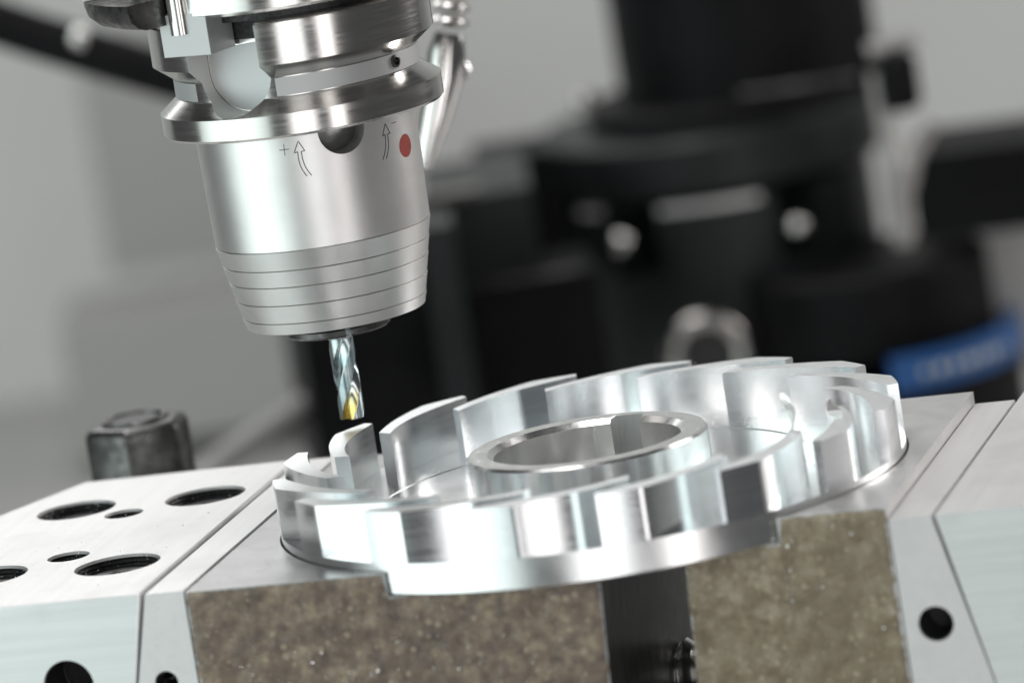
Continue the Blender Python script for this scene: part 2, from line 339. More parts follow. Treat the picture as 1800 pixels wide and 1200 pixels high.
# ------------------------------------------------------------------ vise: soft jaws with a turned pocket
YB = 50.0                                   # back of the jaws
YFL, YFR = -49.4, -38.0                     # front faces of the left and right jaws
ZJL, ZJR = 4.0, 4.35
RP = 55.35
def arc(a0, a1, n=60): return [(RP*math.cos(R(a0 + (a1-a0)*i/n)), RP*math.sin(R(a0 + (a1-a0)*i/n))) for i in range(n+1)]
aB = math.degrees(math.asin(YB/RP))
def soft_jaw(side, label):
    YF, ZJ = (YFL, ZJL) if side < 0 else (YFR, ZJR)
    aF = math.degrees(math.asin(YF/RP)); xF = RP*math.cos(R(aF))
    o = empty('soft_jaw', (-30 if side < 0 else 42, 4, -40), label, 'vise jaw', 'pair of soft jaws under the bladed ring')
    bm = bmesh.new()
    if side < 0:
        top = [(-60.5, YF)] + arc(180-aF, 180-aB) + [(-60.5, YB)]
        lo_t = [(-60.5, YF), (11.7, YF), (11.7, YB), (-60.5, YB)]; lo_b = [(-60.5, YF), (9.7, YF), (9.7, YB), (-60.5, YB)]
    else:
        a25 = math.degrees(math.acos(23.8/RP))
        top = arc(aF, a25)[::-1] + [(59.0, YF), (59.0, YB), (23.8, YB)]
        lo_t = [(23.8, YF), (59.0, YF), (59.0, YB), (23.8, YB)]; lo_b = [(22.0, YF), (59.3, YF), (59.3, YB), (22.0, YB)]
    loft(bm, lo_b, -40, lo_t, -0.03)
    a = [bm.verts.new((x, y, -0.03)) for x, y in top]; b = [bm.verts.new((x, y, ZJ)) for x, y in top]
    for i in range(len(a)): bm.faces.new((a[i], a[(i+1) % len(a)], b[(i+1) % len(a)], b[i]))
    bm.faces.new(b)
    bm.normal_update()
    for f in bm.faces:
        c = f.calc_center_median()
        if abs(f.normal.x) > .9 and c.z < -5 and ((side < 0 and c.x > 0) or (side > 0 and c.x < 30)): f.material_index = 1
    obj('jaw_block', bm, [M_jaw if side < 0 else M_jaw_refl, M_gap], o, smooth=20)
    # raw, uneven front skin with a ragged outline
    bm = bmesh.new(); rnd = random.Random(3 if side < 0 else 5)
    x0, x1 = (-60.3, 11.5) if side < 0 else (24.0, 58.8)
    nx = int((x1-x0)/0.7); nz = 56; grid = []
    for i in range(nx+1):
        x = x0 + (x1-x0)*i/nx; col = []
        if side < 0: zt = (ZJ-.15) if x < -xF-.2 else -0.35
        else: zt = (ZJ-.15) if x > xF+.2 else -0.35
        zt += rnd.uniform(-.22, .08)
        for j in range(nz+1):
            z = -36 + (zt+36)*j/nz
            e = rnd.uniform(-.35, .22) if i in (0, nx) else 0
            inner = 0 < i < nx and j < nz
            xs = -2.0*(min(0, z)/-40) if ((side < 0 and i > nx*0.6) or (side > 0 and i < nx*0.4)) else 0
            w = ((i/nx-.6)/.4 if side < 0 else (.4-i/nx)/.4) if xs else 0
            col.append(bm.verts.new((x + e + xs*w, YF - 0.12 - (rnd.uniform(0.05, .42) if inner else 0), z)))
        grid.append(col)
    for i in range(nx):
        for j in range(nz): bm.faces.new((grid[i][j], grid[i+1][j], grid[i+1][j+1], grid[i][j+1]))
    obj('raw_face', bm, M_scale if side < 0 else M_scale2, o, smooth=60)
    return o
soft_jaw(-1, 'soft jaw with dark brown raw front face on the left of the gap')
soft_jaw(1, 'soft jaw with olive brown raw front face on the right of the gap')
box_bm = box(-130, 130, -34, 58, -121.8, -40.1)
tag(obj('vise_bed', bevel(box_bm, 1), M_dark, smooth=30), 'dark steel vise bed under both jaws', 'vise')

bm = bmesh.new(); pts_ = []
for k in range(33): pts_.append((-2 + k*1.25, 2.0, -30.5))
tag(obj('guessed_gap_screw', tube(pts_, [6.2 if k % 2 else 5.2 for k in range(33)], 32, bm), M_pol, smooth=30), 'added steel screw for bright lines deep in the gap between the jaws', 'screw')  # guessed part, added for the bright lines low in the gap

# ------------------------------------------------------------------ outer jaw carriers
def socket_screw(r, parent, loc, m=M_hole):
    bm = bmesh.new(); n = 36; hexr = r*0.52
    outer_b = []; rings = []
    def hx(a):
        d = (math.degrees(a) % 60) - 30; return hexr*math.cos(R(30))/math.cos(R(d))
    prof = []
    rows = []
    for i in range(n):
        a = 2*math.pi*i/n
        rows.append([pol(r, a, -3), pol(r, a, 2.6), pol(r*.93, a, 3.0), pol(hx(a)*1.05, a, 3.0), pol(hx(a), a, 2.8), pol(hx(a), a, 0.2)])
    vs = [[bm.verts.new(p) for p in row] for row in rows]
    for i in range(n):
        for k in range(5): bm.faces.new((vs[i][k], vs[(i+1) % n][k], vs[(i+1) % n][k+1], vs[i][k+1]))
    bm.faces.new([v[5] for v in vs])
    for v in bm.verts: v.co += Vector(loc)
    return obj('socket_screw', bm, m, parent, smooth=30)
left = empty('jaw_carrier', (-95, 4, -40), 'pale steel jaw carrier with round screw holes on the left', 'vise part')
SL = 0.24
ZL = 4.7; YL = YFL - .2
xt = -68.3; xb = xt - SL*(ZL+36)
lt = [(xt, YL), (xt, YB), (-109.5, YB-1), (-118.9, 26.5), (-122.5, 18), (-122.5, YL)]
lb = [(xb, YL), (xb, YB), (-109.5, YB-1), (-118.9, 26.5), (-122.5, 18), (-122.5, YL)]
bm = bmesh.new(); loft(bm, lb, -40, lt, ZL); bm.normal_update()
bevel(bm, 0.5, 2, 20)
bm.normal_update()
for f in bm.faces:
    if f.normal.y < -0.9: f.material_index = 1
blk = obj('block', bm, [M_top, M_face], left, smooth=20)
HOLES = [(-103.2, 24.3, 7.3), (-78.8, 25.4, 7.4), (-80.0, -25.1, 7.6), (-104.7, -24.4, 7.6)]
SMALL = [(-91.8, 17.0, 3.6), (-92.3, -14.7, 3.8)]
cut(blk, [cyl((x, y, ZL-11), (0, 0, 1), r, 20) for x, y, r in HOLES] + [cyl((x, y, ZL-9), (0, 0, 1), r, 20, 32) for x, y, r in SMALL]
    + [cyl((-83.7, -66, -10.2), (0, 1, 0), 4.5, 40)], smooth=20)
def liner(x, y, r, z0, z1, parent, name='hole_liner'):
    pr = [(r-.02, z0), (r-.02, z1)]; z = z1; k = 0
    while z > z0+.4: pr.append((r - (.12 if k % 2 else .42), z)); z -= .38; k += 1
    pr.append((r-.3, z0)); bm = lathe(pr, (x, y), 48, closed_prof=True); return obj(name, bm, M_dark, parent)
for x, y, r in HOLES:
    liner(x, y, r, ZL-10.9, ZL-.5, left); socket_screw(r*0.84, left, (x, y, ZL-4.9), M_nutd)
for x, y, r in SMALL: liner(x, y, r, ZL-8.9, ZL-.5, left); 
for x, y, r in SMALL: obj('dowel_pin', bevel(cyl((x, y, ZL-9.2), (0, 0, 1), r*.85, 5, 32), .3), M_nut, left)
def bore_shade_tube(x, y, z, r, ln, parent):  # black tube added to paint the shade inside a front bore
    bm = lathe([(r-.03, 0), (r-.03, ln), (r-.22, ln), (r-.22, 0)], (0, 0), 40, closed_prof=True)
    for v in bm.verts: v.co = Vector((x + v.co.x, y + v.co.z, z + v.co.y))
    return obj('bore_shade_tube', bm, M_hole, parent)
bore_shade_tube(-83.7, YFL+.5, -10.2, 4.5, 10, left); bore_shade_tube(-66.3, YFL+.4, -11.3, 2.1, 14, left)
obj('bore_plug', cyl((-83.7, -38, -10.2), (0, 1, 0), 4.45, 2), M_hole, left)
bm = bmesh.new()
px1 = -60.75
loft(bm, [(xb+.75, YL+.1), (px1, YL+.1), (px1, YB), (xb+.75, YB)], -36, [(xt+.75, YL+.1), (px1, YL+.1), (px1, YB), (xt+.75, YB)], ZL-.3)
pl = obj('adapter_plate', bevel(bm, .25, 1, 40), M_top, left, smooth=20)
cut(pl, [cyl((-66.3, -66, -11.3), (0, 1, 0), 2.1, 40, 32)], smooth=20)

right = empty('jaw_carrier', (85, 8, -40), 'pale steel jaw carrier with slanted joint on the right', 'vise part')
ZR = 2.2; YBR = 60.3; YR = YFR - .2
xt = 67.1; xb = xt + SL*(ZR+36)
bm = bmesh.new()
loft(bm, [(xb, YR), (135, YR), (135, YBR), (xb, YBR)], -40, [(xt, YR), (135, YR), (135, YBR), (xt, YBR)], ZR+.1)
bevel(bm, .35, 2, 20); bm.normal_update()
for f in bm.faces:
    if f.normal.y < -0.9: f.material_index = 1
obj('block', bm, [M_top, M_face], right, smooth=20)
bm = bmesh.new()
loft(bm, [(59.5, YR+.1), (xb-1.0, YR+.1), (xb-1.0, YB-.5), (59.5, YB-.5)], -36, [(59.2, YR+.1), (xt-.75, YR+.1), (xt-.75, YB-.5), (59.2, YB-.5)], ZR)
pl = obj('adapter_plate', bevel(bm, .25, 1, 40), M_top, right, smooth=20)
cut(pl, [cyl((64.7, -56, -16.2), (0, 1, 0), 3.0, 40, 40)], smooth=20)
bore_shade_tube(64.7, YFR+.5, -16.2, 3.0, 8, right)
obj('bore_plug', cyl((64.7, -29, -16.2), (0, 1, 0), 2.95, 2), M_hole, right)

# ------------------------------------------------------------------ tool holder
TX, TY = -48.6, 24.55
VA = math.degrees(math.atan2(CP.y-TY, CP.x-TX))          # azimuth that faces the photographer
holder = empty('tool_holder', (TX, TY, 32), 'satin steel tool holder with red dot and V groove flange above the ring', 'tool holder')
C2 = (TX, TY)
gz = [50.8, 47.3, 44.2, 40.8, 37.4]
def rz(z): return 19.84 if z > 71 else (19.31 + (19.84-19.31)*(z-50.8)/(71.8-50.8) if z > 50.8 else 16.1 + (19.31-16.1)*(z-35.2)/(50.8-35.2))
prof = [(0, 60), (12, 60), (12, 51.05), (rz(50.8)-.10, 50.87), (rz(51), 50.97), (rz(56), 56), (rz(60), 60), (rz(66), 66), (rz(71.75), 71.75), (15, 71.75), (0, 71.75)]
body = obj('taper_body', lathe([(0, 50.87)] + prof[3:9] + [(0, 71.75)], C2, 160), M_satin, holder, smooth=25)
ha = R(-55.3); hd = Vector((math.cos(ha), math.sin(ha), 0)); hc = Vector((TX, TY, 70.9))
cut(body, [cyl(hc + hd*9, hd, 4.35, 20, 48)], smooth=25)
hf = obj('hole_floor', lathe([(4.34, 0), (4.2, -.9), (3.4, -2.2), (1.9, -3.0), (0, -3.2)], (0, 0), 48), M_jaw, holder, org=1, smooth=60)
hf.rotation_euler = hd.to_track_quat('Z', 'Y').to_euler(); hf.location = (hc + hd*14.6 - Vector((TX, TY, 32)))*S
lo = [35.35] + gz[::-1]
for i in range(5):
    z0, z1 = lo[i], lo[i+1]
    bm = lathe([(0, z0+.05), (rz(z0)-.16, z0+.05), (rz(z0), z0+.14), (rz(z1)+.05, z1-.08), (rz(z1)-.05, z1), (0, z1)], C2, 160)
    obj('band', bm, M_satin, holder, smooth=25)
    obj('groove', lathe([(0, z1+.005), (rz(z1)-.22, z1+.005), (rz(z1)-.22, z1+.06), (0, z1+.06)], C2, 120), M_dark, holder, smooth=25)
fl = [(0, 71.8), (24.7, 71.8), (25.2, 72.3), (25.2, 76.0), (21.9, 78.6), (21.9, 82.1), (25.2, 84.7), (25.2, 92.0), (24.7, 92.4), (0, 92.4)]
flange = obj('flange', lathe(fl, C2, 192), M_pol, holder, smooth=20)
sa = R(-104.5); sd = Vector((math.cos(sa), math.sin(sa), 0)); sl = Vector((-sd.y, sd.x, 0))
U = [(-7.2, 100), (-7.2, 83.3)] + [(-7.2*math.cos(math.pi*k/16), 83.3 - 7.2*math.sin(math.pi*k/16)) for k in range(1, 16)] + [(7.2, 83.3), (7.2, 100)]
bm = bmesh.new(); o0 = Vector((TX, TY, 0))
A = [bm.verts.new(o0 + sd*17.2 + sl*x + Vector((0, 0, z))) for x, z in U]; B = [bm.verts.new(o0 + sd*40 + sl*x + Vector((0, 0, z))) for x, z in U]
for i in range(len(A)): bm.faces.new((A[i], A[(i+1) % len(A)], B[(i+1) % len(A)], B[i]))
bm.faces.new(A[::-1]); bm.faces.new(B)
cut(flange, [bm], smooth=20)
# pale blasted floor of the slot, just proud of the cut
bm = bmesh.new()
F = [bm.verts.new(o0 + sd*17.35 + sl*x*.985 + Vector((0, 0, 83.3 + (z-83.3)*.985))) for x, z in U]
F[0].co.z = 87.3; F[-1].co.z = 88.6
G = [bm.verts.new(v.co - sd*.3) for v in F]
bm.faces.new(F); bm.faces.new(G[::-1])
for i in range(len(F)): bm.faces.new((F[i], F[(i+1) % len(F)], G[(i+1) % len(F)], G[i]))
obj('slot_floor', bm, M_white, holder, smooth=30)
obj('slot_shade_plate', obox(o0 + sd*17.3 + Vector((0, 0, 90.6)), sl, sd, (0, 0, 1), 7.0, .25, 1.75), M_dark, holder)  # dark plate stands in for the shade above the slot floor
# groove floor, blasted
obj('groove_floor', lathe([(21.6, 78.75), (22.0, 78.75), (22.0, 81.95), (21.6, 81.95)], C2, 160, a0=R(-84), a1=R(231), closed_prof=True), M_white, holder, smooth=25)
bz = R(-21.8); bd = Vector((math.cos(bz), math.sin(bz), 0))
scr = obj('grub_screw', lathe([(0, 0), (1.15, 0), (1.15, .35), (.75, .45), (.75, -.2), (0, -.2)], (0, 0), 24), M_nut, holder, org=1)
scr.rotation_euler = bd.to_track_quat('Z', 'Y').to_euler(); scr.location = (o0 + bd*22.0 + Vector((0, 0, 80.6)) - Vector((TX, TY, 32)))*S
# collet face below the cone
bm = lathe([(2.5, 36), (2.5, 32.7), (8.9, 32.6), (9.4, 33.0), (9.4, 33.9), (8.9, 34.2), (9.3, 34.5), (9.3, 36)], C2, 96, closed_prof=True)
col = obj('collet', bm, M_nut, holder, smooth=25)
ca = R(VA + 10); cd = Vector((math.cos(ca), math.sin(ca), 0))
cut(col, [obox(o0 + cd*7 + Vector((0, 0, 33)), cd, (-cd.y, cd.x, 0), (0, 0, 1), 6, .5, 2.6)], smooth=25)
# engraved marks wrapped on the cone
def wrap(a, z, lift=.03):
    r = rz(z) + lift; return Vector((TX + r*math.cos(a), TY + r*math.sin(a), z))
def stroke(name, pts, w, parent=holder, m=M_mark):
    """pts in (arc millimetres from a reference angle, z), drawn as a thin raised ribbon on the cone"""
    bm = bmesh.new()
    dense = []
    for (p, q) in zip(pts, pts[1:]):
        for k in range(6): dense.append((p[0]+(q[0]-p[0])*k/6, p[1]+(q[1]-p[1])*k/6))
    dense.append(pts[-1]); rows = []
    for i, (s, z) in enumerate(dense):
        a = dense[max(0, i-1)]; b = dense[min(len(dense)-1, i+1)]; tx, tz = b[0]-a[0], b[1]-a[1]; l = math.hypot(tx, tz) or 1
        nx, nz = -tz/l*w/2, tx/l*w/2
        rows.append([bm.verts.new(wrap((s+k*nx)/rz(z), z+k*nz, h)) for k, h in ((-1, -.05), (-1, .02), (1, .02), (1, -.05))])
    for A, B in zip(rows, rows[1:]):
        for k in range(3): bm.faces.new((A[k], A[k+1], B[k+1], B[k]))
    return obj(name, bm, m, parent, smooth=30)
def arrow(name, a_ref, tip, tail, bend, mir=1):
    s0 = R(a_ref)*19.8
    (tx, tz), (bx, bz_) = tip, tail
    def curve(off):
        out = []
        for k in range(9):
            t = k/8; x = bx + (tx-bx)*t + bend*math.sin(math.pi*t*.5 + 0)*(1-t)*1.2; z = bz_ + (tz-1.9-bz_)*t
            out.append((s0 + x + off*(1-.25*t), z))
        return out
    L = curve(-.42); Rr = curve(.42)
    head = [L[-1], (s0+tx-.95, tz-2.0), (s0+tx, tz), (s0+tx+.95, tz-1.9), Rr[-1]]
    return stroke(name, L + head + Rr[::-1], .16)
arrow('plus_arrow', -78.4, (0, 70.2), (1.2, 63.8), -1.0)
s0 = R(-86.0)*19.8
stroke('plus_mark', [(s0-.9, 69.0), (s0+.9, 69.0)], .12); stroke('plus_mark', [(s0, 68.0), (s0, 70.0)], .12)
arrow('minus_arrow', -29.2, (0, 70.0), (-1.2, 63.9), .9)
s0 = R(-22.5)*19.8; stroke('minus_mark', [(s0-.7, 69.7), (s0+.7, 69.7)], .12)
ra = R(-14.6); rd = Vector((math.cos(ra), math.sin(ra), 0)); rp = Vector((TX, TY, 65.0)) + rd*19.35
cut(body, [cyl(rp, rd, 2.08, 6, 48)], smooth=25)
bm = cyl(rp - rd*.5, rd, 2.05, .75, 40); obj('red_dot', bevel(bm, .1, 2), M_red, holder)
obj('dot_rim', tube([rp + rd*.1 + (Vector((0, 0, 1))*math.cos(t*math.pi/20) + Vector((-rd.y, rd.x, 0))*math.sin(t*math.pi/20))*2.02 for t in range(40)] , .06, 6), M_chrome, holder)

# ------------------------------------------------------------------ end mill
mill = empty('end_mill', (TX, TY, 15.5), 'fluted end mill with gold tip held in the tool holder', 'end mill')
def flute_section(t, rr):
    """twisted three flute section: broad lands, rounded flutes"""
    pts = []
    for i in range(120):
        a = 2*math.pi*i/120; u = (a*3/(2*math.pi)) % 1
        if u < .46: r = 1.0 - .02*u
        elif u < .56: r = 1.0 - .42*math.sin((u-.46)/.10*math.pi/2)
        else: r = .58 + .42*((u-.56)/.44)**1.7
        pts.append((r*rr*math.cos(a+t), r*rr*math.sin(a+t)))
    return pts
def helix(z0, z1, rr, n, name, t0):
    bm = bmesh.new(); prev = None
    for i in range(n+1):
        z = z0 + (z1-z0)*i/n; t = t0 + (z-15.5)*0.215
        ring_ = [bm.verts.new((TX+x, TY+y, z)) for x, y in flute_section(t, rr)]
        if prev:
            for k in range(120):
                f = bm.faces.new((prev[k], prev[(k+1) % 120], ring_[(k+1) % 120], ring_[k]))
                if .44 < (k % 40)/40: f.material_index = 1
        else:
            f = bm.faces.new(ring_[::-1]); f.material_index = 1
        prev = ring_
    bm.faces.new(prev)
    return obj(name, bm, [M_mill, M_flute], mill, smooth=48)
helix(16.5, 31.2, 2.28, 110, 'flutes', R(35))
obj('shank', lathe([(0, 31.1), (2.2, 31.1), (2.45, 31.4), (2.45, 33.2), (0, 33.2)], C2, 40), M_mill, mill)

# ------------------------------------------------------------------ spindle nose with drive key
spin = empty('spindle_nose', (TX, TY, 94), 'steel spindle nose gripping the tool holder at the top edge', 'spindle')
obj('nose_ring', lathe([(0, 94.2), (25.6, 94.2), (26.2, 94.8), (26.2, 104), (30, 106), (30, 130), (0, 130)], C2, 128), M_pol, spin, smooth=20)
obj('gap_shade_disc', lathe([(0, 92.45), (21, 92.45), (21, 94.1), (0, 94.1)], C2, 96), M_dark, spin)  # dark disc stands in for the shade between flange and nose
obj('clamp_ring', lathe([(27, 93.6), (31.8, 93.6), (33.6, 94.2), (35.0, 95.6), (35.4, 97.4), (35.4, 98.5), (27, 98.5)], C2, 60, a0=R(92), a1=R(236), closed_prof=True), M_nut, spin, smooth=40)
obj('clamp_ring_cover', lathe([(27, 98.6), (36, 98.6), (36, 104), (27, 104)], C2, 60, a0=R(92), a1=R(206), closed_prof=True), M_top, spin, smooth=20)
ka = R(-106); kd = Vector((math.cos(ka), math.sin(ka), 0)); kl = Vector((-kd.y, kd.x, 0))
rv = Vector((math.cos(YAW), math.sin(YAW), 0)); tv = Vector((rv.y, -rv.x, 0))
kc = o0 + rv*(-17.9) + tv*19.6 + Vector((0, 0, 91.6))
key = obj('drive_key', bevel(obox(kc - kd*4, kl, kd, (0, 0, 1), 4.85, 4, 3.7), .35, 2), M_white, spin, smooth=30)
obj('key_pin', bevel(cyl(kc + kd*(-.6) + kl*(-.9) + Vector((0, 0, .2)), (0, 0, 1), 1.9, 16, 32), .3), M_pol, spin)
obj('key_screw', bevel(cyl(kc + kd*(-3) + kl*(-7.4) + Vector((0, 0, 1.5)), (0, 0, 1), 1.5, 3.5, 24), .3), M_chrome, spin)

# ------------------------------------------------------------------ coolant nozzle
DN = 1225
noz = empty('coolant_nozzle', at(800, 0, DN), 'bright jointed coolant nozzle behind the right side of the tool holder', 'nozzle')
pts = [at(789, 60, DN), at(784, 95, DN), at(780, 140, DN), at(767, 200, DN), at(753, 255, DN), at(744, 296, DN)]
obj('nozzle_tube', tube(pts, [2.9, 3.8, 3.7, 3.2, 2.4, 1.5], 32), M_chrome, noz, smooth=40)
for k in range(4):
    a = at(799 - 2*k, -50 + 26*k, DN); b = at(797 - 2*k, -29 + 26*k, DN); m_ = (a+b)/2
    obj('hose_segment', tube([a, a.lerp(b, .25), m_, a.lerp(b, .75), b], [2.3, 3.3, 3.7, 3.3, 2.3], 24), M_pol, noz, smooth=60)
obj('nozzle_ball', lathe([(0, -2), (1.4, -1.4), (2, 0), (1.4, 1.4), (0, 2)], (0, 0), 20), M_chrome, noz, org=1, loc=at(812, 123, DN+6) - noz.location/S)

# ------------------------------------------------------------------ hex nut behind the left carrier
nc = at(248, 800, 1215)
nut = empty('hex_nut', (nc.x, nc.y, -122), 'dark steel hex nut on a stud behind the left jaw carrier', 'nut')
zt = at(248, 735, 1215).z
hexp = [(nc.x + 10.4*math.cos(R(60*k + VA - 12)), nc.y + 10.4*math.sin(R(60*k + VA - 12))) for k in range(6)]
hexs = [(nc.x + 9.2*math.cos(R(60*k + VA - 12)), nc.y + 9.2*math.sin(R(60*k + VA - 12))) for k in range(6)]
bm = bmesh.new(); loft(bm, hexp, -14, hexp, zt-1.2, caps=False)
a = [bm.verts.new((x, y, zt-1.2)) for x, y in hexp]; b = [bm.verts.new((x, y, zt)) for x, y in hexs]
for i in range(6): bm.faces.new((a[i], a[(i+1) % 6], b[(i+1) % 6], b[i]))
bm.faces.new(b); bmesh.ops.remove_doubles(bm, verts=bm.verts, dist=.001)
obj('nut_body', bevel(bm, .5, 2, 25), M_nut, nut, smooth=30)
obj('nut_collar', lathe([(5.2, zt+.02), (6.4, zt+.02), (6.3, zt+.8), (5.4, zt+.8)], (nc.x, nc.y), 40, closed_prof=True), M_nut, nut)
obj('stud', lathe([(0, -121.9), (4.2, -121.9), (4.2, zt+.5), (0, zt+.5)], (nc.x, nc.y), 32), M_hole, nut)

# ------------------------------------------------------------------ background machinery
DB = 1560
K_ = DB/FPX                                 # mm per photo pixel at that distance
def vbox(px, py, w, h, d, dist, m, name, parent, yaw=0, bev=1.0):
    """upright box centred at a photo pixel; w,h in photo pixels, d in mm"""
    k = dist/FPX; c = at(px, py, dist); ax = Vector((math.cos(yaw)*vr.x + math.sin(yaw)*vd.x, math.cos(yaw)*vr.y + math.sin(yaw)*vd.y, 0)); ay = Vector((-ax.y, ax.x, 0))
    return obj(name, bevel(obox(c + vd*d/2, ax, ay, (0, 0, 1), w*k/2, d/2, h*k/2), bev, 2), m, parent, smooth=30)
def vcyl(px, py0, py1, w, dist, m, name, parent, n=64, ch=1.5):
    k = dist/FPX; a = at(px, py0, dist); h = (py1-py0)*k; r = w*k/2
    return obj(name, lathe([(0, a.z-h), (r-ch, a.z-h), (r, a.z-h+ch), (r, a.z-ch), (r-ch, a.z), (0, a.z)], (a.x, a.y), n), m, parent, smooth=30)
c = at(1270, 700, DB+30)
mach = empty('spindle_column', (c.x, c.y, -122), 'blurred dark machine column with collar and bolts behind the ring', 'machine')
vcyl(1275, -150, 190, 462, DB+40, M_black, 'shaft', mach)
vcyl(1238, 196, 298, 604, DB+44, M_green, 'collar', mach)
vcyl(1275, 150, 200, 500, DB+44, M_black, 'shaft_step', mach)
a = at(1250, 312, DB+44); rb = 290*DB/FPX
def notched_plan(notches, r, depth, cx, cy):
    P = []
    for i in range(180):
        d = i*2.0; rr = r
        for nd, hw in notches:
            if abs((d - nd + 180) % 360 - 180) < hw: rr = r - depth
        P.append((cx + rr*math.cos(R(d)), cy + rr*math.sin(R(d))))
    return P
va = math.degrees(math.atan2(-vd.y, -vd.x))
gp = notched_plan([((va-34) % 360, 9), ((va+28) % 360, 9)], rb, 13, a.x, a.y); fp = notched_plan([], rb, 0, a.x, a.y)
bm = bmesh.new(); loft(bm, gp, a.z-17, gp, a.z); loft(bm, fp, -121.9, fp, a.z-17.01)
obj('body', bm, M_green, mach, smooth=30)
for d0, d1 in ((-22, 14), (-58, -46)):
    obj('edge_highlight', lathe([(rb-1, a.z-1.0), (rb+.35, a.z-1.0), (rb+.35, a.z+.5), (rb-1, a.z+.5)], (a.x, a.y), 24, a0=R(va+d0), a1=R(va+d1), closed_prof=True), M_top, mach)  # pale strips added as painted highlights along the body's upper edge
for (px, py) in ((1093, 424), (1402, 397)):
    q = at(px, py, DB-2)
    o = obj('bolt', lathe([(0, -4), (2.3, -4), (2.3, .2), (2.0, 1.0), (1.3, 1.6), (0, 1.9)], (0, 0), 24), M_chrome, mach, org=1)
    o.location = (q - mach.location/S)*S; o.rotation_euler = (-vd + Vector((-.2, 0, .5))).to_track_quat('Z', 'Y').to_euler()
q = at(1245, 622, DB-10)
o = obj('steel_ring', lathe([(8.2 + 2.3*math.cos(R(30*k)), 2.3*math.sin(R(30*k))) for k in range(12)], (0, 0), 48, closed_prof=True), M_ringm, mach, org=1, smooth=60)
o.location = (q - mach.location/S)*S; o.rotation_euler = (-vd + Vector((0, 0, .12))).to_track_quat('Z', 'Y').to_euler()
obj('ring_bore', lathe([(0, 0), (6.3, 0), (6.3, -3), (0, -3)], (0, 0), 32), M_hole, mach, org=1).matrix_local = o.matrix_basis.copy()
vcyl(1520, 450, 610, 430, DB+10, M_black, 'guard_drum', mach)
vbox(945, 600, 230, 220, 36, DB-40, M_black, 'clamp_block', mach, yaw=.05)
vbox(945, 492, 150, 12, 6, DB-41, M_nut, 'block_edge', mach, bev=.5)
obj('collar_highlight_line', tube([at(1300, 165, DB+2), at(1400, 152, DB+2), at(1508, 135, DB+2)], [.5, .9, .7], 10), M_nut, mach)  # thin strip added as a highlight line above the collar
obj('shaft_highlight_spot', lathe([(0, 0), (3, 0), (3, 3), (2, 4), (0, 4)], (0, 0), 20), M_ringm, mach, org=1, loc=at(1030, 192, DB+4) - mach.location/S)  # made-up stud, stands in for a bright spot at the shaft's foot

bk = empty('guide_block', at(690, 640, DB-60), 'black guide block in the dark behind the end mill', 'machine')
vbox(665, 640, 300, 420, 60, DB-60, M_black, 'block', bk, yaw=.1)
vbox(850, 425, 190, 170, 60, DB-20, M_green, 'bracket', bk)
vbox(905, 500, 110, 120, 40, DB-10, M_black, 'bracket', bk)
vbox(925, 400, 150, 260, 30, DB+34, M_black, 'bracket', bk)
vbox(800, 345, 90, 14, 6, DB-24, M_ringm, 'bracket_edge', bk)
vbox(790, 560, 60, 330, 20, DB-80, M_green, 'rail', bk)
h = empty('coolant_pipe', at(100, 60, 1500), 'blurred dark pipe running slantwise in the upper left', 'pipe')
obj('pipe', tube([at(-120, 0, 1500), at(60, 62, 1500), at(200, 105, 1500), at(420, 170, 1500)], 5.5, 24), M_black, h)
obj('pipe_clip', tube([at(128, 62, 1478), at(140, 66, 1478), at(152, 70, 1478)], [2, 2.6, 2], 16), M_chrome, h)
pn = empty('cabin_panel', at(260, 250, 1900), 'darker grey cabinet on the cabin wall at left', 'panel')  # plain darker panel of the cabin wall, built as a box
vbox(285, 260, 250, 420, 20, 1900, M_wall2, 'sheet', pn, bev=4)
pn = empty('cabin_ledge', at(300, 640, 1850), 'dark grey ledge low on the cabin wall at left', 'ledge')
vbox(330, 660, 420, 220, 60, 1850, M_wall2, 'sheet', pn, bev=4)
bar = empty('guide_bar', at(440, 750, 1420), 'pale slanting bar behind the left jaw carrier', 'bar')
obj('rod', tube([at(330, 850, 1480), at(560, 700, 1530)], 3.6, 24), M_wall2, bar)
sp = empty('coolant_fitting', at(1560, 300, DB-40), 'pale crusted coolant fitting with black cap on the right', 'fitting')
obj('fitting_stem', tube([at(1535, 130, DB-40), at(1560, 230, DB-42), at(1585, 300, DB-44), at(1580, 360, DB-42), at(1590, 430, DB-40)], [1.4, 2.4, 4.6, 3.0, 2.4], 16), M_hose, sp)
obj('fitting_arm', tube([at(1640, 215, DB-42), at(1612, 262, DB-44), at(1585, 300, DB-46)], [1.4, 2.2, 3.0], 14), M_hose, sp)
vcyl(1572, 95, 195, 74, DB-50, M_black, 'cap', sp, 32)
obj('cap_rim', tube([at(1525, 92, DB-50), at(1570, 76, DB-50), at(1612, 72, DB-50)], 2.2, 12), M_hose, sp)
bc = at(1512, 588, DB+10); br = 282*(DB+10)/FPX
st = empty('blue_band', (bc.x, bc.y, -122), 'blue band with pale lettering round a dark base at the right', 'band')
obj('strap', lathe([(br-3, bc.z-8.2), (br, bc.z-8.2), (br, bc.z), (br-3, bc.z)], (bc.x, bc.y), 60, a0=R(va+6), a1=R(va+100), closed_prof=True), M_blue, st, smooth=30)
obj('base_drum', lathe([(0, -121.9), (br-.6, -121.9), (br-.6, bc.z-8.4), (0, bc.z-8.4)], (bc.x, bc.y), 96), M_black, st, smooth=30)
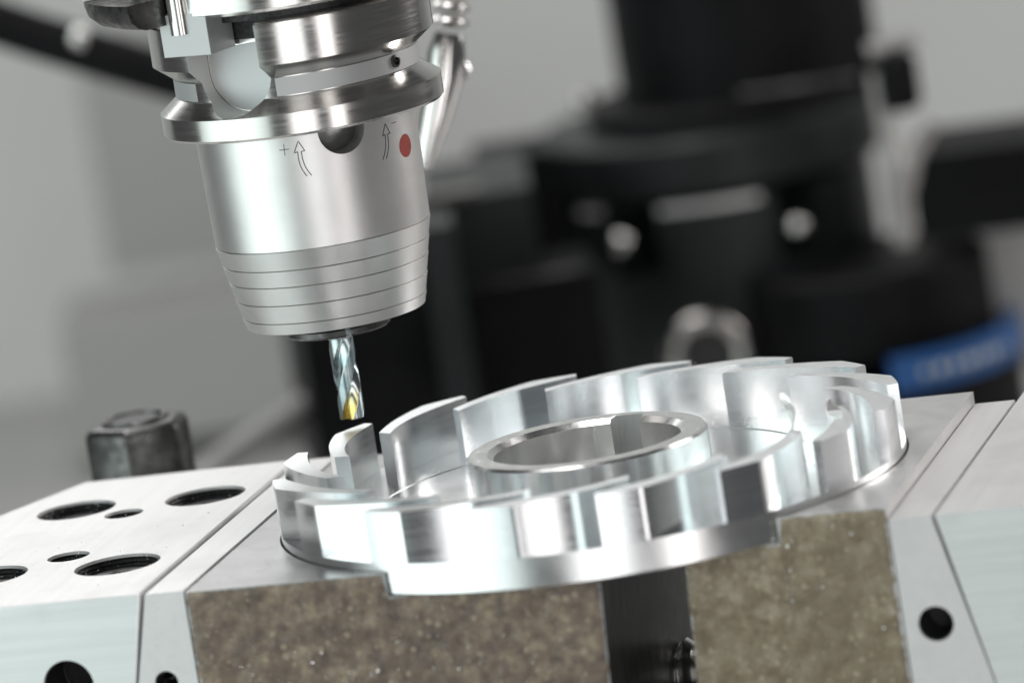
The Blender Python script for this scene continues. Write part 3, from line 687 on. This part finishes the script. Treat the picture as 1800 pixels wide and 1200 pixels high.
for i, wl in enumerate((1.4, 2.2, 1.6, 2.4, 1.8, 2.2, 1.5)):
    t = R(va + 18 + i*6.2); d = Vector((math.cos(t), math.sin(t), 0)); e = Vector((-d.y, d.x, 0))
    obj('lettering', obox(Vector((bc.x, bc.y, bc.z-4.3)) + d*(br+.05), e, d, (0, 0, 1), wl*.5, .12, 1.1), M_cream, st)
rb_ = empty('side_housing', at(1740, 330, DB-10), 'black housing at the right edge behind the fitting', 'machine')
vbox(1760, 330, 260, 150, 40, DB-10, M_black, 'housing', rb_, yaw=-.2, bev=3)
vbox(1800, 520, 130, 260, 30, DB+20, M_table, 'cover_plate', rb_)

# ------------------------------------------------------------------ curled shavings left on the blades
def shaving(p, h, w, seed, label):
    rs = random.Random(seed); o = None; bm = bmesh.new(); prev = None
    p = Vector(p)
    for i in range(13):
        t = i/12; c = p + Vector((1.1*math.sin(t*3.0+seed)*t, .8*math.sin(t*4+seed*2)*t, h*t)); a = .5 + 1.6*t + seed
        ww = w*(.55 + .9*math.sin(math.pi*min(1, t*1.05))*.6)*(1-.55*t)*rs.uniform(.85, 1.1)
        d = Vector((math.cos(a), math.sin(a), .1)); nn = Vector((-math.sin(a), math.cos(a), 0))*.12
        row = [bm.verts.new(c + d*ww + nn), bm.verts.new(c - d*ww + nn), bm.verts.new(c - d*ww - nn), bm.verts.new(c + d*ww - nn)]
        if prev:
            for k in range(4): bm.faces.new((prev[k], prev[(k+1) % 4], row[(k+1) % 4], row[k]))
        else: bm.faces.new(row[::-1])
        prev = row
    bm.faces.new(prev)
    return tag(obj('metal_shaving', bm, M_chip, smooth=50), label, 'metal shaving', 'shavings on the bladed ring')
shaving((40.3, -16.6, HT-.1), 6.8, 1.7, 1.0, 'tall curled shaving standing on a blade at the right of the ring')
shaving((46.6, -9.5, HT-.1), 3.2, 1.5, 2.2, 'short bent shaving standing on a blade near the right rim')

# ------------------------------------------------------------------ loose bright chips on the vise
bm = bmesh.new(); rc = random.Random(11)
def chip(p, s):
    p = Vector(p); vs = [bm.verts.new(p + Vector((rc.uniform(-1, 1), rc.uniform(-1, 1), rc.uniform(-1, 1)))*s) for _ in range(4)]
    for f in ((0, 1, 2), (0, 2, 3), (0, 3, 1), (1, 3, 2)): bm.faces.new([vs[i] for i in f])
for _ in range(230): chip((rc.uniform(-60, 9), YFL-.62, -rc.random()**.7*20 + 1), rc.uniform(.08, .26) if rc.random() < .8 else rc.uniform(.3, .5))
for _ in range(110): chip((rc.uniform(25, 58), YFR-.62, 3-rc.random()*28), rc.uniform(.08, .3))
for _ in range(110): chip((rc.uniform(-68, -61), YFL-.4, -rc.random()*18 + 3), rc.uniform(.06, .18))
for x, y, r in HOLES + SMALL:
    for _ in range(60):
        a = rc.random()*6.28; chip((x + (r-.3)*math.cos(a), y + (r-.3)*math.sin(a), ZL - rc.uniform(.2, 2.4)), rc.uniform(.1, .3))
for _ in range(70): chip((-67.9 + rc.gauss(0, .1), rc.uniform(-48, 8), ZL+.02), rc.uniform(.06, .14))
for _ in range(190): chip((rc.uniform(-118, -70), rc.uniform(-47, 46), ZL+.05), rc.uniform(.05, .12) if rc.random() < .8 else rc.uniform(.12, .24))
for _ in range(60): chip((59.6 + rc.gauss(0, .15), rc.uniform(-36, 48), ZR+.1), rc.uniform(.06, .14))
for _ in range(150):
    a = rc.random()*6.28; r_ = rc.uniform(39, 54); chip((r_*math.cos(a), r_*math.sin(a), HF+.1), rc.uniform(.08, .3))
for _ in range(120): chip((40.5 + rc.random()**2*14, YFR-.6, 3.9 - rc.random()**1.3*14), rc.uniform(.06, .2) if rc.random() < .75 else rc.uniform(.2, .4))
for _ in range(60): chip((rc.uniform(-60, -45), rc.uniform(-48, -30), ZJL+.05), rc.uniform(.05, .16))
tag(obj('metal_chips', bm, M_chip, smooth=0), 'tiny bright metal chips scattered on the vise', kind='stuff')

# ------------------------------------------------------------------ details that belong to one part hang under that part
def under(parent_name, root, kids):
    p = next(c for c in root.children if c.name.split('.')[0] == parent_name)
    for c in list(root.children):
        if c.name.split('.')[0] in kids and c is not p: c.parent = p
under('flange', holder, ('slot_floor', 'slot_shade_plate', 'groove_floor', 'grub_screw'))
under('taper_body', holder, ('hole_floor', 'plus_arrow', 'plus_mark', 'minus_arrow', 'minus_mark', 'red_dot', 'dot_rim'))
bands = [c for c in holder.children if c.name.split('.')[0] == 'band']; grooves = [c for c in holder.children if c.name.split('.')[0] == 'groove']
for b_, g_ in zip(bands, grooves): g_.parent = b_
under('block', left, ('hole_liner', 'socket_screw', 'bore_plug', 'dowel_pin', 'bore_shade_tube'))
under('adapter_plate', right, ('bore_plug', 'bore_shade_tube'))
under('drive_key', spin, ('key_pin', 'key_screw'))
under('strap', st, ('lettering',))
